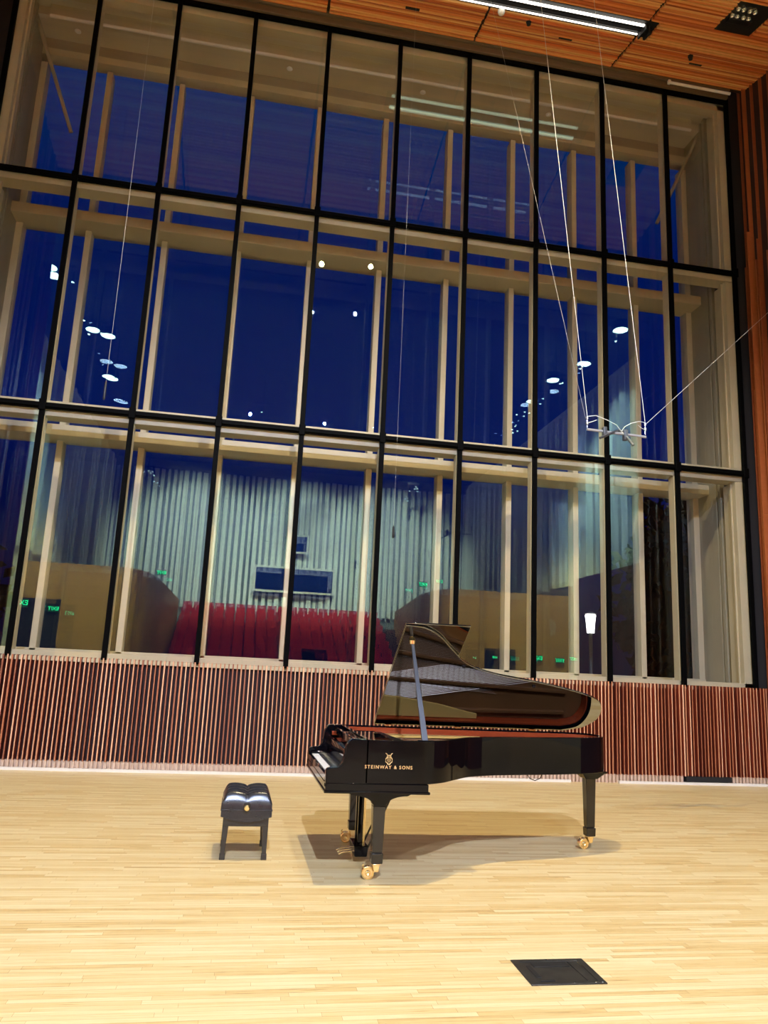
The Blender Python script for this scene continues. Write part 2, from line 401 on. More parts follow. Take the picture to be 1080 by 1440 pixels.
# black shadow joint between glazing and side walls
struct('trim_%d' % tn, MB().box(XR + .036, WR + .22, D - .03, D + .2, ZS, 13), 'black'); tn += 1
struct('trim_%d' % tn, MB().box(WL - .22, XL - .036, D - .03, D + .2, ZS, 13), 'black'); tn += 1

# ------------------------------------------------------------------ ceiling: sloping slatted panels with joints
SL = .22
def cz(y): return 12.60 + (y - 11.4) * SL
def cbox(mb, x0, x1, y0, y1, h0, h1):
    """box lying in the sloping ceiling, h = offset from the ceiling plane (down negative)"""
    v = [(x, y, cz(y) + h) for h in (h0, h1) for x, y in ((x0, y0), (x1, y0), (x1, y1), (x0, y1))]
    return mb.add(v, [(3, 2, 1, 0), (4, 5, 6, 7), (0, 1, 5, 4), (1, 2, 6, 5), (2, 3, 7, 6), (3, 0, 4, 7)])
struct('ceiling_backing', cbox(MB(), WL - .3, WR + .3, 4.0, 11.45, .05, .12), 'slatback')
joints = [-4.7, -2.04, .59, 3.22, 5.85, 8.55]
slot = (9.99, 10.40, 1.9, 6.05)      # slot for the linear light
recess = (9.12, 9.88, 6.94, 7.62)      # recess for the cluster light
for a, b in zip(joints[:-1], joints[1:]):
    mb = MB(); y = 11.32
    while y > 7.4:
        w = .044 + .012 * random.random(); segs = [(a + .03 - .012 * random.random(), b - .03 + .012 * random.random())]
        def cut(segs, c0, c1):
            out = []
            for p, q in segs:
                if c1 <= p or c0 >= q: out.append((p, q)); continue
                if p < c0: out.append((p, c0))
                if q > c1: out.append((c1, q))
            return out
        if slot[0] < y < slot[1] + .05: segs = cut(segs, slot[2], slot[3])
        if recess[0] < y < recess[1]: segs = cut(segs, recess[2], recess[3])
        hh = .02 if random.random() < .12 else 0
        for p, q in segs: cbox(mb, p, q, y - w, y, hh, .05)
        y -= .076
    struct('ceiling', mb, 'ceil')
struct('trim_%d' % tn, cbox(MB(), XL, XR, 11.33, 11.50, -.02, .1).box(XL, XR, 11.40, D + .02, 12.46, 12.66), 'trimbrown', bevel=.01); tn += 1
# audience hall ceiling
struct('ceiling_hall', MB().box(-9, 17, -23, 4.0, 13.2, 13.4), 'dark')
struct('ceiling_hall_front', MB().box(-9, 17, 4.0, 7.42, 13.2, 13.4), 'dark')

# small black slots and sprinklers in the ceiling
cv = None
for (x, lab) in ((1.98, 'small black slot vent in the slatted ceiling panel left of centre'), (4.72, 'small black slot vent in the ceiling panel above the middle windows'), (7.21, 'small black slot vent in the rightmost ceiling panel')):
    if cv is None:
        cv = cbox(MB(), x - .12, x + .12, 10.78, 10.82, -.006, .03).build('slot_vent', 'black'); origin(cv, (x, 10.8, cz(10.8))); o = cv
    else:
        o = cv.copy(); col.objects.link(o); o.location.x = x
    tag(o, lab, 'ceiling vent', 'slot vents in the ceiling')
cv = None
for (x, y, lab) in ((3.95, 10.55, 'tiny black sprinkler head below the long ceiling light'), (7.0, 10.62, 'tiny black sprinkler head in the rightmost ceiling panel')):
    if cv is None:
        cv = MB().lathe((x, y, cz(y)), [(.045, .02), (.045, -.01), (.02, -.012), (.02, -.05), (.035, -.052), (.035, -.058)], n=16).build('sprinkler_head', 'black', smooth=True)
        origin(cv, (x, y, cz(y))); o = cv
    else:
        o = cv.copy(); col.objects.link(o); o.location = (x, y, cz(y))
    tag(o, lab, 'sprinkler', 'sprinklers in the ceiling')
# long linear light
y0 = 10.2; t = thing('linear_ceiling_light', 'long bright twin line light in a black slot of the wooden ceiling', 'ceiling light', (4.0, y0, cz(y0)))
cbox(MB(), 1.95, 6.02, 10.0, 10.40, .03, .048).build('slot_tray', 'black', t)
cbox(MB(), 2.0, 5.82, 10.20, 10.225, -.02, .03).build('divider_fin', 'black', t)
for yy, w, hh in ((10.09, .026, -.01), (10.33, .013, -.01)):
    cbox(MB(), 2.0, 5.82, yy - w, yy + w, hh, .015).build('light_tube', 'tube', t, bevel=.006)
mb = MB(); cbox(mb, 5.83, 5.86, 10.05, 10.35, -.08, .03); cbox(mb, 5.90, 5.94, 10.1, 10.3, -.12, .03); cbox(mb, 5.86, 6.0, 10.18, 10.22, -.06, .0)
mb.build('end_bracket', 'black', t, bevel=.005)
# dome camera beside it
o = MB().lathe((3.42, 10.42, cz(10.42)), [(.06, .01), (.06, -.02), (.05, -.05), (.025, -.075), (0, -.08)], n=20).build('ceiling_dome', 'discwhite', smooth=True)
origin(o, (3.42, 10.42, cz(10.42))); tag(o, 'small pale dome beside the long ceiling light', 'dome')
# white tube at the right end of the head trim
t = thing('tube_light', 'white tube lamp at the right end of the ceiling edge above the windows', 'light', (7.6, 11.36, cz(11.36)))
MB().tube([(7.05, 11.36, cz(11.36) - .06), (8.28, 11.36, cz(11.36) - .06)], .028, 12).build('tube', 'whitep', t, smooth=True)
MB().box(7.0, 7.05, 11.33, 11.39, cz(11.36) - .09, cz(11.36) - .02).build('end_cap', 'whitep', t, bevel=.006)
# cluster light
yc = 9.55; t = thing('cluster_spotlight', 'black recessed box with eight unlit round lamps in the ceiling corner', 'spotlight', (7.28, yc, cz(yc)))
cbox(MB(), 6.95, 7.61, 9.13, 9.87, .03, .05).build('recess_box', 'black', t)
mb = MB(); cbox(mb, 7.0, 7.4, 9.5, 9.62, -.02, .03); mb.build('housing', 'foot', t, bevel=.01)
for r in range(2):
    for c in range(4):
        x = 6.99 + c * .088 + (.025 if c > 1 else 0) ; y = 9.26 + r * .16; z = cz(y)
        l = MB().lathe((x, y, z - .035), [(.036, .06), (.038, 0), (.033, -.004), (.022, .014), (.008, .02)], n=20).build('round_lamp', 'reflector', t, smooth=True)

# ------------------------------------------------------------------ hanging wires and microphones
t = thing('microphone_rig', 'stereo microphone pair on a steel bar hung on thin wires before the right windows', 'microphone', (4.12, 8, 4.30))
zb = 4.36
MB().tube([(3.745, 8, zb), (4.485, 8, zb - .02)], .015, 12).build('bar', 'bargrey', t, smooth=True)
for x in (3.75, 4.48):
    MB().tube([(x, 8, zb), (x, 8, zb + .16)], .005, 8).lathe((x, 8, zb + .075), [(.0, -.02), (.018, -.015), (.018, .015), (0, .02)], n=12).lathe((x, 8, zb + .135), [(.0, -.02), (.016, -.014), (.016, .014), (0, .02)], n=12).build('hanger', 'steel', t, smooth=True)
MB().tube([(4.19, 8.05, zb + .05), (4.03, 7.97, zb - .03), (3.85, 7.88, zb - .13)], .015, 12).build('microphone_capsule', 'micbody', t, smooth=True)
MB().tube([(4.19, 8.05, zb + .04), (4.24, 7.96, zb - .08), (4.27, 7.90, zb - .17)], .016, 12).build('microphone_capsule', 'micbody', t, smooth=True)
MB().box(3.94, 3.99, 7.97, 8.03, zb - .07, zb + .05).build('clamp', 'micbody', t, bevel=.01)
MB().box(4.2, 4.25, 7.97, 8.03, zb - .09, zb + .04).build('clamp', 'micbody', t, bevel=.01)
def sag(a, b, h, n=12):
    a, b = Vector(a), Vector(b); return [a.lerp(b, i / n) + Vector((0, 0, h * math.sin(PI * i / n))) for i in range(n + 1)]
MB().tube([(3.76, 8, zb + .16), (3.86, 8, zb + .18), (4.0, 8, zb + .14), (4.12, 8, zb + .09), (4.18, 8.02, zb + .03)], .0035, 8).build('cable', 'wire', t, smooth=True)
MB().tube([(4.47, 8, zb + .16), (4.40, 8, zb + .165), (4.3, 8, zb + .13), (4.22, 8, zb + .08), (4.19, 8.02, zb + .03)], .0035, 8).build('cable', 'wire', t, smooth=True)
MB().tube([(3.76, 8, zb + .08), (3.82, 7.98, zb + .10), (3.86, 7.98, zb + .12)], .003, 6).build('cable_tail', 'wire', t, smooth=True)
MB().tube([(4.47, 8, zb + .07), (4.42, 7.98, zb + .08), (4.38, 7.98, zb + .11)], .003, 6).build('cable_tail', 'wire', t, smooth=True)
def wire(a, b, lab, r=.004):
    o = MB().tube(sag(a, b, 0, 4), r, 6).build('suspension_wire', 'wire', smooth=True); origin(o, b); tag(o, lab, 'wire', 'thin suspension wires'); return o
wire((3.42, 8.9, 12.0), (3.75, 8, zb + .17), 'thin pale wire rising from the left end of the microphone bar', .0026)
wire((4.27, 8.9, 12.0), (4.48, 8, zb + .17), 'thin pale wire rising from the right end of the microphone bar', .0026)
wire((2.86, 9.6, 12.2), (3.74, 8.02, zb + .14), 'faint slanting wire crossing from the long ceiling light to the microphone bar', .0009)
wire((8.478, 10.795, 7.886), (4.50, 8.0, zb + .15), 'guy wire slanting from the microphone bar up to the right wall', .0018)
for x, z0, lab in ((-1.97, 4.72, 'slim black microphone hanging before the left windows'), (1.85, 3.22, 'small slim black microphone hanging before the middle windows')):
    L_ = .25 if x < 0 else .16
    o = thing('hanging_microphone', lab, 'microphone', (x, 9.8, z0))
    MB().lathe((x, 9.8, z0), [(.0, 0), (.012, .004), (.016, .03), (.016, L_ * .75), (.009, L_), (0, L_ + .01)], n=14).build('capsule', 'foot', o, smooth=True)
    MB().tube([(x, 9.8, z0 + L_), (x, 9.8, cz(9.8))], .0011 if x < 0 else .0005, 6).build('cable', 'wire', o, smooth=True)

# ------------------------------------------------------------------ grand piano
PX, PY = .68, 5.83
P = thing('grand_piano', 'black polished concert grand piano with its lid propped open, on brass casters', 'piano', (1.95, 6.6, 0))
def spline(pts, n=8):
    out = []
    for i in range(len(pts) - 1):
        p0 = pts[max(i - 1, 0)]; p1 = pts[i]; p2 = pts[i + 1]; p3 = pts[min(i + 2, len(pts) - 1)]
        for j in range(n):
            t_ = j / n
            out.append(tuple(.5 * (2 * p1[c] + (p2[c] - p0[c]) * t_ + (2 * p0[c] - 5 * p1[c] + 4 * p2[c] - p3[c]) * t_ ** 2 + (3 * p1[c] - p0[c] - 3 * p2[c] + p3[c]) * t_ ** 3) for c in (0, 1)))
    out.append(tuple(pts[-1])); return out
YF = PY + 1.54                                   # far straight side
# curved side from the treble cheek to the tail and back to the straight side
CURVE = [(1.30, PY), (1.45, PY + .025), (1.60, PY + .13), (1.75, PY + .31), (1.93, PY + .50), (2.2, PY + .63), (2.62, PY + .73), (3.0, PY + .84), (3.28, PY + .97), (3.40, PY + 1.14), (3.42, PY + 1.34), (3.33, PY + 1.49), (3.15, YF)]
CV = spline(CURVE, 6)
XB = .97                                         # where the case opens behind the fallboard
outline = [(XB, PY)] + CV + [(XB, YF)]
def inset(poly, d):
    n = len(poly); out = []
    for i in range(n):
        a, b, c = Vector(poly[i - 1]), Vector(poly[i]), Vector(poly[(i + 1) % n])
        e1 = (b - a).normalized(); e2 = (c - b).normalized()
        n1 = Vector((-e1.y, e1.x)); n2 = Vector((-e2.y, e2.x)); m_ = (n1 + n2)
        m_ = m_ / max(.4, m_.length_squared / 2) if m_.length > 1e-6 else n1
        out.append(tuple(b + m_ * d * 1.0))
    return out
inn = inset(outline, .05)
ZR0, ZR1 = .69, 1.0
MB().ring(outline, inset(outline, .035), ZR0, ZR1).build('rim', 'polish', P, bevel=.004)
MB().ring(inset(outline, .036), inn, ZR0 + .02, ZR1 - .015).build('inner_rim', 'mahog', P)
MB().prism(inset(outline, .04), ZR0 + .06, ZR0 + .08).build('soundboard', 'spruce', P)
MB().prism(inset(outline, .055), .872, .885).build('iron_plate', 'goldshade', P, bevel=.003)  # shade inside the case is put into the plate colour
MB().prism([(1.14, 7.10), (1.5, 7.12), (1.9, 7.18), (2.3, 7.27), (2.3, YF - .055), (1.14, YF - .055)], .915, .935).build('plate_flange', 'gold', P, bevel=.003)  # strip of the same plate kept in the bright, lit gold
# plate struts
mb = MB()
def bar(a, b, w, z0, z1):
    a, b = Vector(a), Vector(b); d = (b - a).normalized(); n_ = Vector((-d.y, d.x)) * w
    mb.prism([tuple(a + n_), tuple(a - n_), tuple(b - n_), tuple(b + n_)], z0, z1)
for ya, xb, yb in ((.22, 1.55, .40), (.52, 2.1, .78), (.80, 2.75, 1.02), (1.10, 3.18, 1.18), (1.42, 3.2, 1.40)):
    bar((1.12, PY + ya), (xb, PY + yb), .016, .886, .925)
bar((1.12, PY + .1), (1.12, PY + 1.46), .03, .886, .93)
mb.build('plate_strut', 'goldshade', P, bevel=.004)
mb = MB()
for i in range(88):
    f_ = i / 87; ya = PY + 1.40 - f_ * 1.28
    xe = 3.05 - 1.65 * f_ ** .72
    ye = ya + (-.35 * (1 - f_) if i < 20 else .17 * (1 - f_))
    ye = min(max(ye, PY + .1 + .55 * (1 - f_)), YF - .12)
    mb.tube([(1.10, ya, .912), (xe, ye, .90)], .0012 if i > 20 else .0022, 4)
mb.build('strings', 'string', P, kind='stuff')
mb = MB()
for i in range(66):
    y = PY + 1.40 - i * .0175
    mb.box(1.24 + .001 * i, 1.32 + .001 * i, y - .006, y + .006, .92, .955)
mb.build('damper_row', 'keyb', P, kind='stuff')
mb = MB()
for i in range(80):
    for j in range(3):
        mb.cyl((1.02 + .03 * j, PY + .1 + i * .017, .905), (0, 0, 1), .0035, .045, 5)
mb.build('tuning_pins', 'chrome', P, kind='stuff')
MB().box(1.0, 1.11, PY + .06, YF - .06, .87, .89).build('pin_block', 'goldshade', P)
# bridge
bp = spline([(1.5, PY + .25), (1.9, PY + .66), (2.4, PY + .95), (2.95, PY + 1.15)], 6)
MB().tube([(x, y, .80) for x, y in bp], .015, 6).build('bridge', 'spruce', P, smooth=True)
# arms (cheeks) with the S shaped front
def cheek(y0, y1, nm):
    prof = [(.68, .655), (.68, .775)] + [(.69, .788), (.715, .795), (.76, .80), (.785, .81), (.80, .835), (.807, .87), (.812, .91), (.82, .95), (.84, .985), (.865, 1.0)] + [(.99, 1.0), (.99, .655)]
    return MB().prism(prof, y0, y1, lambda x, y, z: (x, z, y)).build(nm, 'polish', P, bevel=.005)
cheek(PY, PY + .075, 'cheek'); cheek(YF - .075, YF, 'cheek')
# lower case (keybed)
MB().box(.68, 1.45, PY - .004, YF, .635, .69).build('keybed', 'polish', P, bevel=.004)
MB().box(.672, 1.462, PY - .012, YF + .008, .62, .638).build('keybed_moulding', 'polish', P, bevel=.004)
MB().box(.682, .705, PY + .075, YF - .075, .69, .742).build('key_slip', 'polish', P, bevel=.004)
for a, b in ((PY + .075, PY + .145), (YF - .145, YF - .075)):
    MB().box(.705, .86, a, b, .69, .765).build('key_block', 'polish', P, bevel=.005)
# keys
ky0, ky1 = PY + .15, YF - .15; kw = (ky1 - ky0) / 52
wk = None
for i in range(52):
    yc_ = ky1 - (i + .5) * kw
    if wk is None:
        wk = MB().box(.706, .86, yc_ - kw / 2 + .0006, yc_ + kw / 2 - .0006, .722, .747).build('white_key', 'keyw', P, bevel=.0015); base = yc_; o = wk
    else:
        o = wk.copy(); col.objects.link(o); o.location.y = yc_ - base
bk = None
for i in range(51):
    if (i % 7) in (0, 2, 3, 5, 6):               # A A# B C C# ... starting on A
        yc_ = ky1 - (i + 1) * kw
        if bk is None:
            bk = MB().frustum((.81, yc_, .745), (.05, .0055), (.812, yc_, .759), (.045, .0045)).build('black_key', 'keyb', P, bevel=.001); base2 = yc_
        else:
            o = bk.copy(); col.objects.link(o); o.location.y = yc_ - base2
# fallboard folded up and the case front behind the keys
MB().prism([(.862, .75), (.852, .80), (.845, .86), (.85, .90), (.87, .905), (.88, .86), (.885, .75)], PY + .076, YF - .076, lambda x, y, z: (x, z, y)).build('fallboard', 'polish', P, bevel=.003)
MB().box(.885, .99, PY + .075, YF - .075, .69, .90).build('action_cover', 'polish', P, bevel=.005)
# folded music desk
MB().box(.93, 1.24, PY + .30, YF - .3, .955, .972).build('music_desk', 'polish', P, bevel=.004)
MB().box(.90, .925, PY + .12, YF - .12, .93, .985).build('desk_rail', 'polish', P, bevel=.004)
for y in (PY + .09, YF - .12):
    MB().box(.88, 1.27, y, y + .03, .91, .945).build('desk_slide', 'mahog', P, bevel=.003)
# lid: same outline, hinged on the straight side
TH = math.radians(33.5); ct, st = math.cos(TH), math.sin(TH); HZ = 1.012
def lidp(x, y, h):                                # y measured in the closed position, h along the lid normal
    s = YF - y
    return (x, YF - s * ct - h * st, HZ + s * st - h * ct * -1)
XLID = 1.285
lo = [(XLID, PY - .012)] + [(x, y) for x, y in spline([(x + (.012 if x > 3 else 0), y - .012) for x, y in CURVE[:-1]], 6)] + [(3.17, YF + .005), (XLID, YF + .005)]
def lidfn(x, y, z):
    s = YF - y; n_y, n_z = st, ct                  # upward normal of the opened lid
    return (x, YF - s * ct + z * n_y, HZ + s * st + z * n_z)
LID = MB().prism(lo, 0, .02, lidfn).build('lid', 'polishlid', P, bevel=.004)
MB().prism([(XLID, PY - .01), (XLID + .545, PY - .01), (XLID + .545, YF - .0), (XLID, YF - .0)], .024, .042, lidfn).build('lid_front_flap', 'polishlid', P, bevel=.004)
for x in (1.42, 2.1, 2.85):
    MB().box(x - .03, x + .03, YF - .012, YF + .012, 1.0, 1.014).cyl((x, YF + .004, 1.012), (1, 0, 0), .008, .07, 10).build('hinge', 'brass', P, smooth=True)
for x, y in ((1.9, PY + .52), (2.62, PY + .78)):
    a = [lidfn(x + dx, y + dy, z) for z in (-.012, 0) for dx, dy in ((-.012, -.012), (.012, -.012), (.012, .012), (-.012, .012))]
    MB().add(a, [(0, 1, 2, 3), (4, 5, 6, 7), (0, 1, 5, 4), (1, 2, 6, 5), (2, 3, 7, 6), (3, 0, 4, 7)]).build('lid_bumper', 'keyb', P)
# prop stick
a = Vector((1.425, PY + .05, .985)); b = Vector(lidfn(1.375, PY + .19, -.004))
d = (b - a).normalized(); sx = Vector((1, 0, 0)).cross(d).normalized(); wx = d.cross(sx)
def stick(t0, t1, w0, w1, th):
    p, q = a.lerp(b, t0), a.lerp(b, t1); v = []
    for c, w in ((p, w0), (q, w1)):
        v += [c - wx * w - sx * th, c + wx * w - sx * th, c + wx * w + sx * th, c - wx * w + sx * th]
    return MB().add(v, [(3, 2, 1, 0), (4, 5, 6, 7), (0, 1, 5, 4), (1, 2, 6, 5), (2, 3, 7, 6), (3, 0, 4, 7)])
stick(0, 1, .025, .012, .009).build('lid_prop', mat('polished_prop', (.012, .013, .016), .3, 0, 1.0, 1), P, bevel=.003)
MB().box(1.37, 1.49, PY + .035, PY + .075, .965, 1.004).build('prop_bracket', 'polish', P, bevel=.004)
c = Vector(lidfn(1.375, PY + .19, -.01))
MB().lathe(tuple(c), [(.0, -.02), (.025, -.018), (.025, .01), (0, .012)], n=14).build('prop_socket', 'brass', P, smooth=True)

# legs ---------------------------------------------------------------
def caster(p, x, y, flip=-1):
    """big brass wheel that trails to one side, in a fork under the leg"""
    r = .047; cx = x + flip * .062; cy = y
    w = MB().lathe((cx, cy, r), [(0, -.024), (.012, -.03), (.018, -.026), (.022, -.02), (.036, -.02), (.040, -.026), (.046, -.024), (.047, -.012), (.047, .012), (.046, .024), (.040, .026), (.036, .02), (.022, .02), (.018, .026), (.012, .03), (0, .024)], 'Y', 28).build('wheel', 'brass', p, smooth=True)
    f_ = MB()
    f_.prism([(x - .02, r + .01), (x + .012, r + .01), (x + .02, .105), (x - .03, .105)], y - .04, y - .032, lambda a_, b_, c_: (a_, c_, b_))
    f_.prism([(x - .02, r + .01), (x + .012, r + .01), (x + .02, .105), (x - .03, .105)], y + .032, y + .04, lambda a_, b_, c_: (a_, c_, b_))
    f_.box(x - .03, x + .025, y - .04, y + .04, .1, .112)
    f_.cyl((x + .005, y, .08), (0, 0, 1), .016, .06, 12)
    MB().tube([(cx - .03, y - .03, .085), (cx - .045, y - .04, .105), (cx - .035, y - .04, .115)], .006, 8).build('brake_lever', 'brass', p, smooth=True)
    f_.build('fork', 'brass', p, bevel=.002)
def leg(x, y, ztop, yoke):
    l = bpy.data.objects.new('leg', None); col.objects.link(l); l.parent = P; l.location = Vector((x, y, 0)) - Vector(P.location)
    if yoke:
        pr = []
        n = 10
        left = [(-.245, ztop), (-.245, ztop - .012), (-.21, ztop - .03)] + [(-.21 + .163 * math.sin(PI / 2 * i / n) ** 1.0, ztop - .03 - .075 * (1 - math.cos(PI / 2 * i / n))) for i in range(1, n + 1)]
        right = [(-a_, b_) for a_, b_ in reversed(left)]
        MB().prism(left + right, y - .055, y + .055, lambda a_, b_, c_: (x + a_, c_, b_)).build('yoke', 'polish', l, bevel=.004)
        zt = ztop - .105
    else:
        MB().frustum((x, y, ztop - .02), (.12, .12), (x, y, ztop), (.13, .13)).frustum((x, y, ztop - .075), (.06, .06), (x, y, ztop - .02), (.11, .11)).build('leg_block', 'polish', l, bevel=.005)
        zt = ztop - .07
    MB().frustum((x, y, .19), (.038, .038), (x, y, zt), (.047, .047)).build('shaft', 'polish2', l, bevel=.004)
    MB().frustum((x, y, .183), (.034, .034), (x, y, .192), (.034, .034)).build('collar', 'keyb', l)
    MB().frustum((x, y, .112), (.042, .042), (x, y, .185), (.045, .045)).build('foot_block', 'polish2', l, bevel=.005)
    caster(l, x, y); return l
leg(1.108, 5.99, .62, True); leg(1.108, 7.2, .62, True); leg(3.275, 7.02, ZR0, False)
# lyre and pedals
LY = bpy.data.objects.new('pedal_lyre', None); col.objects.link(LY); LY.parent = P; LY.location = Vector((1.06, 6.6, 0)) - Vector(P.location)
MB().box(1.0, 1.14, 6.45, 6.75, .60, .62).build('lyre_plate', 'polish', LY, bevel=.004)
for y in (6.54, 6.66):
    MB().box(1.045, 1.085, y - .018, y + .018, .12, .605).build('lyre_post', 'polish', LY, bevel=.005)
MB().frustum((1.07, 6.6, .045), (.05, .14), (1.07, 6.6, .13), (.058, .15)).build('pedal_box', 'polish', LY, bevel=.008)
for y in (6.53, 6.6, 6.67):
    MB().prism([(1.02, .075), (.93, .062), (.90, .05), (.895, .058), (.93, .075), (1.02, .087)], y - .014, y + .014, lambda a_, b_, c_: (a_, c_, b_)).build('pedal', 'brass', LY, bevel=.003)
    MB().tube([(1.10, y, .12), (1.10, y, .61)], .005, 8).build('pedal_rod', 'brass', LY, smooth=True)
for y in (6.5, 6.7):
    MB().tube([(1.12, y, .09), (1.36, y, .62)], .008, 8).build('lyre_brace', 'keyb', LY, smooth=True)
# cable loop hanging from the underside
MB().tube([(2.62, 6.9, .70), (2.62, 6.9, .66), (2.65, 6.9, .615), (2.70, 6.9, .598), (2.75, 6.9, .62), (2.77, 6.9, .66), (2.77, 6.9, .70)], .004, 8).build('cable_loop', 'keyb', P, smooth=True)
# beams under the soundboard
MB().box(1.45, 3.1, YF - .35, YF - .29, ZR0 + .0, ZR0 + .06).build('underside_beam', 'spruce', P)

# lettering and emblem on the treble side
def text_mesh(name, s, size, m, parent, loc, rot, spacing=1.0, extrude=.0008, sx=1.0):
    cu = bpy.data.curves.new(name, 'FONT'); cu.body = s; cu.size = size; cu.align_x = 'CENTER'; cu.align_y = 'CENTER'
    cu.space_character = spacing; cu.extrude = extrude; cu.resolution_u = 3; cu.offset = .0006
    tmp = bpy.data.objects.new('tmp', cu); col.objects.link(tmp)
    dg = bpy.context.evaluated_depsgraph_get(); me = bpy.data.meshes.new_from_object(tmp.evaluated_get(dg))
    bpy.data.objects.remove(tmp)
    me.transform(Matrix.Diagonal((sx, 1, 1, 1))); me.transform(Matrix.Rotation(rot[2], 4, 'Z') @ Matrix.Rotation(rot[0], 4, 'X'))
    me.materials.clear(); me.materials.append(M[m])
    o = bpy.data.objects.new(name, me); col.objects.link(o)
    if parent is not None: o.parent = parent; o.location = Vector(loc) - world_loc(parent)
    else: o.location = loc
    return o
text_mesh('lettering', 'STEINWAY & SONS', .034, 'goldtext', P, (1.142, PY - .0015, .808), (PI / 2, 0, 0), 1.28)
mb = MB(); ex, ez, yy = 1.142, .872, PY - .0015
for s in (-1, 1):
    mb.tube([(ex + s * .006, yy, ez - .038), (ex + s * .024, yy, ez - .025), (ex + s * .024, yy, ez - .004), (ex + s * .012, yy, ez + .012), (ex + s * .016, yy, ez + .03), (ex + s * .026, yy, ez + .036)], .003, 6)
    mb.tube([(ex + s * .012, yy, ez - .02), (ex + s * .014, yy, ez), (ex + s * .006, yy, ez + .01)], .0022, 6)
for dx in (-.006, 0, .006): mb.tube([(ex + dx, yy, ez - .03), (ex + dx, yy, ez + .022)], .0013, 5)
mb.tube([(ex - .016, yy, ez + .022), (ex + .016, yy, ez + .022)], .002, 6)
mb.tube([(ex - .012, yy, ez - .042), (ex + .012, yy, ez - .042)], .0025, 6)
mb.build('lyre_emblem', 'goldtext', P)

# ------------------------------------------------------------------ bench
bx0, bx1, by0, by1 = -.05, .345, 6.52, 7.08
B = thing('piano_bench', 'black tufted leather piano bench left of the keyboard', 'bench', (.148, 6.8, 0))
nx, ny = 40, 56; v = []; f = []
def pad_h(u, w):
    e = min(u, 1 - u) * (bx1 - bx0); g = min(w, 1 - w) * (by1 - by0); edge = min(e, g)
    h = 1 - max(0, 1 - edge / .05) ** 2.2
    t_ = abs(math.sin(PI * 2 * u)) ** .6; s_ = abs(math.sin(PI * 4 * w)) ** .6
    return h, .012 * t_ * h + .014 * s_ * h + .012 * (t_ * s_) * h
for j in range(ny + 1):
    for i in range(nx + 1):
        u, w = i / nx, j / ny; h, q_ = pad_h(u, w)
        v.append((bx0 + (bx1 - bx0) * u, by0 + (by1 - by0) * w, .425 + .05 * h + q_))
for j in range(ny):
    for i in range(nx):
        a_ = j * (nx + 1) + i; f.append((a_, a_ + 1, a_ + nx + 2, a_ + nx + 1))
rim = [i for i in range(nx + 1)] + [j * (nx + 1) + nx for j in range(1, ny + 1)] + [ny * (nx + 1) + i for i in range(nx - 1, -1, -1)] + [j * (nx + 1) for j in range(ny - 1, 0, -1)]
n0 = len(v)
for r_ in rim: x, y, z = v[r_]; v.append((x, y, .372))
for k in range(len(rim)): f.append((rim[k], rim[(k + 1) % len(rim)], n0 + (k + 1) % len(rim), n0 + k))
f.append(tuple(range(n0, n0 + len(rim))))
MB().add(v, f).build('seat_pad', 'leather', B, smooth=True)
mb = MB()
for i in range(1, 4):
    for u in (.5,): mb.lathe((bx0 + (bx1 - bx0) * u, by0 + (by1 - by0) * i / 4, .472), [(.012, 0), (.01, .006), (0, .008)], n=12)
mb.build('tuft_buttons', 'leather', B, smooth=True)
MB().tube([(bx0 - .002, by0 - .003, .374), (bx1 + .002, by0 - .003, .374), (bx1 + .002, by1 + .003, .374), (bx0 - .002, by1 + .003, .374), (bx0 - .002, by0 - .003, .374)], .005, 8).build('piping', 'leather', B, smooth=True)
def skirt(p0, p1, wdt):
    """apron board with a bowed lower edge between two points"""
    n = 14; a_ = Vector(p0); b_ = Vector(p1); d_ = (b_ - a_); nn = Vector((-d_.y, d_.x, 0)).normalized() * wdt; vv = []; ff = []
    for i in range(n + 1):
        t_ = i / n; zb_ = .325 - .04 * math.sin(PI * t_); p = a_ + d_ * t_
        for off, z in ((-nn, zb_), (nn, zb_), (nn, .372), (-nn, .372)): vv.append((p.x + off.x, p.y + off.y, z))
    for i in range(n):
        for k in range(4): ff.append((i * 4 + k, i * 4 + (k + 1) % 4, i * 4 + 4 + (k + 1) % 4, i * 4 + 4 + k))
    ff += [(0, 1, 2, 3), (n * 4, n * 4 + 1, n * 4 + 2, n * 4 + 3)]
    return MB().add(vv, ff)
for p0, p1 in (((bx0, by0 + .006, 0), (bx1, by0 + .006, 0)), ((bx0, by1 - .006, 0), (bx1, by1 - .006, 0)), ((bx0 + .006, by0, 0), (bx0 + .006, by1, 0)), ((bx1 - .006, by0, 0), (bx1 - .006, by1, 0))):
    skirt(p0, p1, .008).build('apron', 'leather', B)
MB().ring([(bx0 + .02, by0 + .02), (bx1 - .02, by0 + .02), (bx1 - .02, by1 - .02), (bx0 + .02, by1 - .02)], [(bx0 + .045, by0 + .045), (bx1 - .045, by0 + .045), (bx1 - .045, by1 - .045), (bx0 + .045, by1 - .045)], .25, .33).build('leg_frame', 'benchw', B, bevel=.003)
for sx_ in (0, 1):
    for sy_ in (0, 1):
        xt = bx0 + .045 if sx_ == 0 else bx1 - .045; yt = by0 + .045 if sy_ == 0 else by1 - .045
        xb_ = xt - .012 if sx_ == 0 else xt + .008
        MB().frustum((xb_, yt, .04), (.017, .017), (xt, yt, .33), (.026, .026)).frustum((xb_, yt, .0), (.022, .022), (xb_, yt, .045), (.021, .021)).build('leg', 'benchw', B, bevel=.003)
kx = (bx0 + bx1) / 2
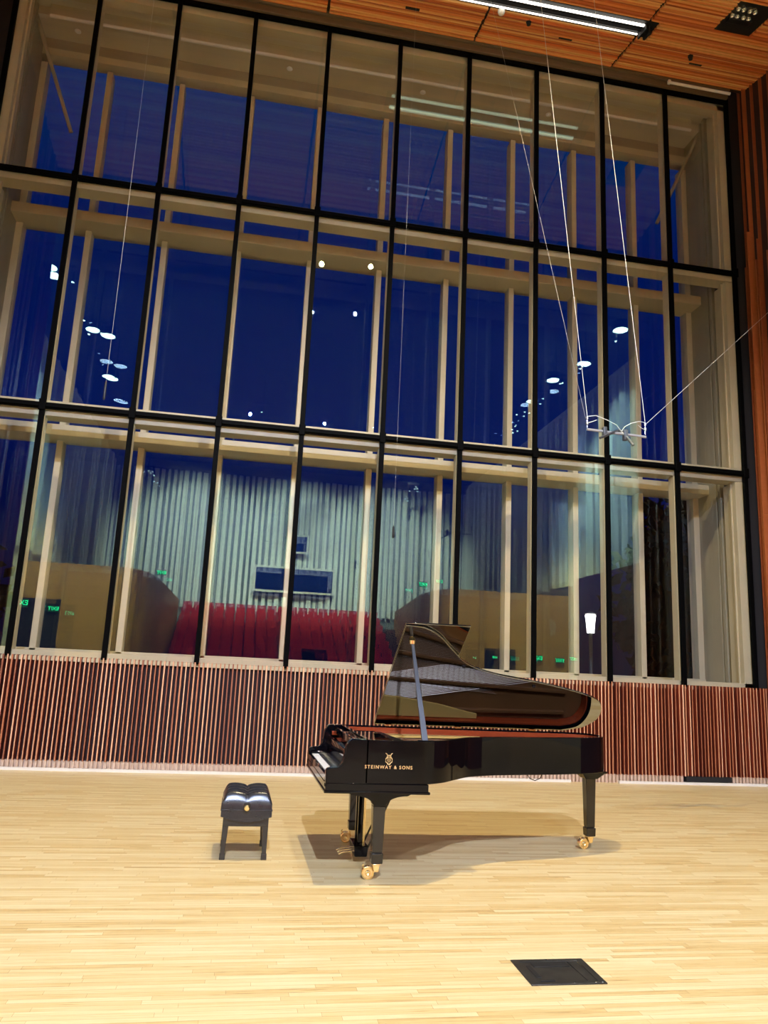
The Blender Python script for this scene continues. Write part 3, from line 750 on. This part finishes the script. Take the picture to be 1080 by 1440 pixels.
for yk, sg in ((by0, -1), (by1, 1)):
    MB().lathe((kx, yk, .405), [(.0, 0), (.028, sg * .0), (.03, sg * .01), (.028, sg * .014), (.0, sg * .014)], 'Y', 24).build('knob_plate', 'foot', B, smooth=True)
    MB().lathe((kx, yk + sg * .014, .398), [(.0, 0), (.02, 0), (.022, sg * .01), (.021, sg * .03), (.014, sg * .036), (.0, sg * .036)], 'Y', 24).build('height_knob', 'brass', B, smooth=True)

# ------------------------------------------------------------------ floor box
hx, hy = 1.762, 4.178
Hh = thing('floor_box', 'black square floor box lid set in the maple stage floor', 'floor box', (hx, hy, 0))
MB().ring([(1.557, 4.008), (1.962, 4.008), (1.975, 4.345), (1.565, 4.345)], [(1.60, 4.04), (1.925, 4.04), (1.935, 4.315), (1.605, 4.315)], .0, .007).build('frame', 'hatch', Hh, bevel=.002)
MB().box(1.602, 1.93, 4.042, 4.312, -.004, .003).build('lid', 'hatch', Hh)
MB().box(1.66, 1.86, 4.24, 4.30, .003, .006).box(1.62, 1.645, 4.10, 4.26, .003, .006).box(1.62, 1.70, 4.048, 4.062, .003, .008).box(1.872, 1.876, 4.05, 4.31, .003, .006).build('cable_flap', 'black', Hh, bevel=.001)
for x, y in ((1.762, 4.327), (1.79, 4.02), (1.905, 4.02), (1.94, 4.02)):
    MB().cyl((x, y, .008), (0, 0, 1), .0055, .003, 10).build('screw', 'chrome', Hh)

# ------------------------------------------------------------------ audience hall behind the camera (seen mirrored in the glass)
struct('wall_rear_backing', MB().box(-9, 17, -23.2, -22.6, 0, 13.2), 'ribback')  # grey backing darkens the rib grooves in place of shade under frontal lamps
mb = MB(); x = -8.7
while x < 16.6:
    w = .14 + .14 * random.random(); dd = .05 + .25 * random.random()
    mb.box(x, x + w, -22.6, -22.6 + dd, 4.6, 12.6); x += w + .1 + .1 * random.random()
struct('wall_rear', mb, 'ribwall')
for nm, xs, sg in (('wall_hall_left', -8.2, 1), ('wall_hall_right', 13.3, -1)):
    mb = MB(); mb.box(min(xs, xs - sg * .4), max(xs, xs - sg * .4), -22.6, 6.5 if sg > 0 else 7.5, 0, 13.2); y = -22
    while y < 6:
        w = .2 + .3 * random.random(); dd = .1 + .3 * random.random()
        mb.box(min(xs, xs + sg * dd), max(xs, xs + sg * dd), y, y + w, 5.3, 12.8); y += w + .15 + .3 * random.random()
    struct(nm, mb, 'ribwall')
struct('wall_hall_left_box', MB().prism([(-8.2, -7), (-4.6, -7), (-4.1, -7.4), (-3.8, -8.2), (-3.6, -10), (-3.6, -21), (-8.2, -21)], 0, 4.9), 'tan')
struct('wall_hall_right_box', MB().prism([(13.2, -7), (8.3, -7), (7.9, -7.4), (7.7, -8.2), (7.6, -10), (8.6, -21), (13.2, -21)], 0, 4.9), 'tan')
struct('wall_stage_right_low', MB().box(8.5, 8.8, 4.2, 7.6, 0, 4.1), 'brownwall')
struct('door_1', MB().box(-8.1, -6.65, -7.02, -6.98, 0, 3.55), 'black')
struct('door_2', MB().box(9.6, 10.9, -7.02, -6.98, 0, 2.6), 'black')
# steps / risers under the seats
mb = MB()
for i in range(9): mb.box(-3.5, 13.2 if False else 12.6, -12.4 - i * .98 - .98, -12.4 - i * .98, 0, .25 + i * .45)
struct('floor_seating_tiers', mb, 'riser')
seat = MB()
seat.box(-.25, .25, -.02, .45, .40, .52).box(-.25, .25, -.12, -.02, .42, .98).box(-.27, -.24, -.05, .4, .0, .62).box(.24, .27, -.05, .4, .0, .62)
so = seat.build('theatre_seat', 'seat', bevel=.03, seg=2); first = True
for i in range(9):
    for j in range(19):
        x = -3.1 + j * .58; y = -12.4 - i * .98 - .7
        if x > 7.4: break
        o = so if first else so.copy()
        if not first: col.objects.link(o)
        first = False
        o.location = (x, y, .25 + i * .45)
        tag(o, 'red upholstered hall seat mirrored in the lower middle window glass', 'seat', 'red hall seats mirrored in the glass')
# control booth windows on the rear wall
for (x0_, x1_, z0_, z1_, lab) in ((.5, 5.0, 5.85, 7.15, 'long dark control booth window mirrored low in the middle glass'), (2.7, 3.35, 8.2, 9.1, 'small square dark window mirrored above the long booth window')):
    t = thing('booth_window', lab, 'window', ((x0_ + x1_) / 2, -22.2, z0_))
    MB().box(x0_, x1_, -22.3, -22.15, z0_, z1_).build('pane', 'booth', t)
    MB().ring([(x0_ - .12, z0_ - .12), (x1_ + .12, z0_ - .12), (x1_ + .12, z1_ + .12), (x0_ - .12, z1_ + .12)], [(x0_, z0_), (x1_, z0_), (x1_, z1_), (x0_, z1_)], 0, 1)
    mb = MB(); mb.box(x0_ - .12, x1_ + .12, -22.35, -22.1, z0_ - .12, z0_).box(x0_ - .12, x1_ + .12, -22.35, -22.1, z1_, z1_ + .12).box(x0_ - .12, x0_, -22.35, -22.1, z0_, z1_).box(x1_, x1_ + .12, -22.35, -22.1, z0_, z1_)
    mb.build('frame', 'whitep', t)
# exit signs
def exit_sign(x, y, z, lab, s=1.0, face=0):
    t = thing('exit_sign', lab, 'exit sign', (x, y, z - .1))
    MB().box(x - .17 * s, x + .17 * s, y - .03, y + .02, z - .1 * s, z + .1 * s).build('housing', 'exitbody', t, bevel=.01)
    text_mesh('lettering', 'EXIT', .17 * s, 'exitgreen', t, (x, y + .025, z), (PI / 2, 0, PI), 1.0, .003)
    return t
exit_sign(-8.0, -6.9, 3.35, 'green EXIT sign mirrored at the far left edge of the lower glass', 1.5)
exit_sign(-6.85, -6.9, 3.2, 'green EXIT sign mirrored second from the left, over a dark doorway', 1.1)
exit_sign(-3.25, -7.6, 4.85, 'small green EXIT sign mirrored high beside the tan box wall', 1.0)
exit_sign(7.0, -7.1, 5.0, 'left one of two tiny green EXIT signs mirrored right of the middle windows', 1.0)
exit_sign(7.65, -7.0, 5.15, 'right one of two tiny green EXIT signs mirrored right of the middle windows', .8)
exit_sign(10.0, -6.9, 2.25, 'faint green EXIT sign mirrored just above the piano lid curve', .6)
exit_sign(11.8, -6.9, 2.3, 'green EXIT sign mirrored above the piano lid tail, left of its neighbour', 1.2)
exit_sign(12.75, -6.9, 2.25, 'green EXIT sign mirrored above the piano lid tail, right of its neighbour', 1.1)
exit_sign(8.42, 4.15, 2.03, 'green EXIT sign mirrored right of the piano lid tail', .65)

# spotlight clusters hung along both sides of the hall and over the stage
def cluster(x, y, z, big, n, name_lab, cat='spotlight'):
    t = thing('hanging_spotlight', name_lab, cat, (x, y, z), 'hall spotlights mirrored in the glass')
    rng = random.Random(int((x * 31 + y * 7) * 100))
    MB().tube([(x, y, 13.2), (x, y, z + .15)], .03, 8).box(x - .35, x + .35, y - .04, y + .04, z + .12, z + .2).build('hanger_bar', 'foot', t)
    for i in range(n):
        dx = rng.uniform(-.35, .35); dy = rng.uniform(-.5, .5); dz = -rng.uniform(0, .3)
        r = (.25 if i < big else .045)
        c = Vector((x + dx, y + dy, z + dz))
        MB().lathe(tuple(c), [(r * .5, .3), (r, .26), (r * 1.1, .02), (r * .9, .0)], n=14).build('lamp_can', 'foot', t, smooth=True)
        MB().lathe(tuple(c), [(r * .95, .005), (r * .6, -.02), (0, -.03)], n=14).build('lens', 'spotlens' if i < big else 'spotsmall', t, smooth=True)
cluster(-5.7, 2.1, 12, 2, 5, 'bright lamp pair mirrored uppermost in the left window column')
cluster(-5.4, -1.5, 12, 2, 6, 'bright lamp cluster mirrored between its two neighbours at left')
cluster(-5.4, -5.3, 12, 2, 6, 'bright lamp cluster mirrored lowest in the left windows')
cluster(10.3, 2.67, 12, 1, 3, 'bright lamp mirrored uppermost of the right-hand row')
cluster(10.4, .8, 12, 1, 2, 'bright lamp mirrored second from the top of the right-hand row')
cluster(10.3, -1.4, 12, 1, 3, 'bright lamp mirrored third from the top of the right-hand row')
cluster(10.4, -3.1, 12, 1, 3, 'bright lamp mirrored fourth from the top of the right-hand row')
cluster(10.4, -5.0, 12, 0, 4, 'small lamp cluster mirrored fifth in the right-hand row')
cluster(10.5, -6.5, 12, 0, 4, 'small lamp cluster mirrored lowest in the right-hand row')
cluster(2.03, 6.9, 12, 0, 6, 'small white lamp cluster mirrored under the first transom at the middle')
cluster(.1, -7.8, 12, 0, 1, 'single round lamp mirrored left of the middle mullion')
cluster(5.08, -8.3, 12, 0, 1, 'single round lamp mirrored right of the middle mullion')
cluster(-5.9, -20.4, 12, 0, 6, 'string of tiny lamps mirrored in the lower left window')
cluster(9.0, -19.0, 12, 0, 5, 'string of tiny lamps mirrored in the lower right window')

# ------------------------------------------------------------------ outside
tag(MB().box(-60, 90, DO + .12, 120, -.5, -.2).build('ground', 'ground'), kind='structure')
lp = thing('lamp_post', 'lit lantern on a grey pole outside, seen through the lower right windows', 'street lamp', (9.42, 20, -.2))
MB().tube([(9.42, 20, -.2), (9.42, 20, 2.79)], .05, 12).build('pole', 'pole', lp, smooth=True)
MB().lathe((9.42, 20, 2.79), [(.0, 0), (.1, 0), (.11, .15), (.13, .35), (.15, .48), (.12, .52), (0, .52)], n=20).build('lantern', 'lampglow', lp, smooth=True)
MB().lathe((9.42, 20, 3.31), [(.17, 0), (.17, .02), (.05, .06), (0, .07)], n=20).build('cap', 'pole', lp, smooth=True)
def tree(x, y, h, r, lab):
    rng = random.Random(int(x * 10 + y)); t = thing('tree', lab, 'tree', (x, y, -.2))
    MB().tube([(x, y, -.2), (x + .1, y, h * .3), (x - .1, y + .1, h * .7)], .28, 10, .08).build('trunk', 'bark', t, smooth=True)
    mb = MB()
    for i in range(1500):
        a_ = rng.uniform(0, 2 * PI); ph = rng.uniform(-.95, 1); rr = r * (1 - abs(ph) ** 2.5 * .5) * rng.uniform(.55, 1.0) * (1 + .25 * math.sin(3 * a_ + ph * 4))
        c_ = Vector((x + rr * math.cos(a_), y + rr * math.sin(a_), h * .56 + ph * h * .46)); s_ = rng.uniform(.12, .34) * r / 2
        n1 = Vector((rng.uniform(-1, 1), rng.uniform(-1, 1), rng.uniform(-1, 1))).normalized(); n2 = n1.orthogonal().normalized(); n3 = n1.cross(n2)
        mb.add([c_ + n2 * s_, c_ + n3 * s_ * .6, c_ - n2 * s_, c_ - n3 * s_ * .6], [(0, 1, 2, 3)])
    mb.add(*icos((x, y, h * .56), r * .75, h * .42)); mb.build('foliage', 'leaf', t)
def icos(c, r, rz):
    v = []; f = []; n, m_ = 16, 10
    for i in range(m_ + 1):
        for j in range(n):
            a_ = 2 * PI * j / n; b_ = PI * i / m_; v.append((c[0] + r * math.sin(b_) * math.cos(a_), c[1] + r * math.sin(b_) * math.sin(a_), c[2] + rz * math.cos(b_)))
    for i in range(m_):
        for j in range(n): f.append((i * n + j, i * n + (j + 1) % n, (i + 1) * n + (j + 1) % n, (i + 1) * n + j))
    return v, f
tree(14.6, 24, 7.6, 2.2, 'dark tree mass outside behind the ninth window bay')
tree(20.2, 26, 6.6, 2.2, 'dark tree outside behind the rightmost window bay')
tree(-11.5, 27, 6.2, 3.2, 'dark tree outside behind the leftmost lower window')

# ------------------------------------------------------------------ world: dusk sky
w = bpy.data.worlds.new('dusk'); sc.world = w; w.use_nodes = True
N, L = w.node_tree.nodes, w.node_tree.links; bg = N['Background']
tc = N.new('ShaderNodeTexCoord'); sp = N.new('ShaderNodeSeparateXYZ'); cr = N.new('ShaderNodeValToRGB')
L.new(tc.outputs['Generated'], sp.inputs[0]); L.new(sp.outputs['Z'], cr.inputs[0]); L.new(cr.outputs[0], bg.inputs['Color'])
e = cr.color_ramp.elements
e[0].position = .05; e[0].color = (.0008, .002, .014, 1); e[1].position = .8; e[1].color = (.0, .03, .14, 1)
k = e.new(.2); k.color = (.0, .003, .05, 1); k = e.new(.3); k.color = (.0, .006, .09, 1); k = e.new(.5); k.color = (.0, .008, .085, 1); k = e.new(.66); k.color = (.0, .028, .115, 1)
bg.inputs['Strength'].default_value = 1.0

# ------------------------------------------------------------------ lights of the stage and hall, with added fills
def spot(name, loc, tgt, power, colr, angle=60, blend=.5, r=.08):
    l = bpy.data.lights.new(name, 'SPOT'); l.energy = power; l.color = colr; l.spot_size = math.radians(angle); l.spot_blend = blend; l.shadow_soft_size = r
    o = bpy.data.objects.new(name, l); col.objects.link(o); o.location = loc
    o.rotation_euler = (Vector(tgt) - Vector(loc)).to_track_quat('-Z', 'Y').to_euler(); return o
COOL, WARM = (.60, .70, 1.0), (1.0, .84, .5)
spot('stage_light_front_a', (-.4, -7.6, 11.6), (1.2, 7.0, 0), 15500, COOL, 68, .8, .05)
spot('stage_light_front_b', (2.7, -7.9, 11.6), (1.4, 7.0, 0), 4300, COOL, 68, .8, .05)
spot('stage_light_top_a', (1.2, 5.6, 11.3), (1.2, 5.6, 0), 2850, WARM, 136, .5, .05)
spot('stage_light_top_b', (2.4, 5.8, 11.3), (2.4, 5.8, 0), 1000, WARM, 136, .5, .05)
for x in (-3, 2.5, 8): spot('hall_wall_fill', (x, -15.5, 12.9), (x, -22.6, 6.5), 14500, (1, .87, .76), 85, .8, .15)  # unseen lamps added to brighten the rear wall for its reflection
spot('hall_side_left', (-5.4, -3, 12), (-8.2, -3, 8), 7000, (.8, .9, 1), 110, .8, .15)
spot('hall_side_right', (10.4, -2, 12), (13.3, -2, 8), 7000, (.85, .92, 1), 110, .8, .15)
spot('hall_box_fill_left', (-4.5, -1, 11), (-5.6, -7, 3), 15000, (1, .66, .26), 60, .8, .1)  # unseen golden lamp added to brighten the left tan box in the glass
spot('hall_box_fill_right', (9.5, -1, 11), (10.4, -7, 3), 15000, (1, .66, .26), 60, .8, .1)  # matching lamp added to brighten the right tan box
spot('hall_seat_fill', (2.5, -9, 12.5), (2.5, -17, 2), 13000, (1, .62, .4), 80, .8, .1)  # unseen reddish lamp added to strengthen the mirrored seats

# ------------------------------------------------------------------ view
sc.view_settings.view_transform = 'Standard'; sc.view_settings.look = 'None'; sc.view_settings.gamma = 1
sc.view_settings.use_curve_mapping = False; sc.view_settings.exposure = 0
sc.cycles.use_denoising = True; sc.cycles.transparent_max_bounces = 12; sc.cycles.max_bounces = 10
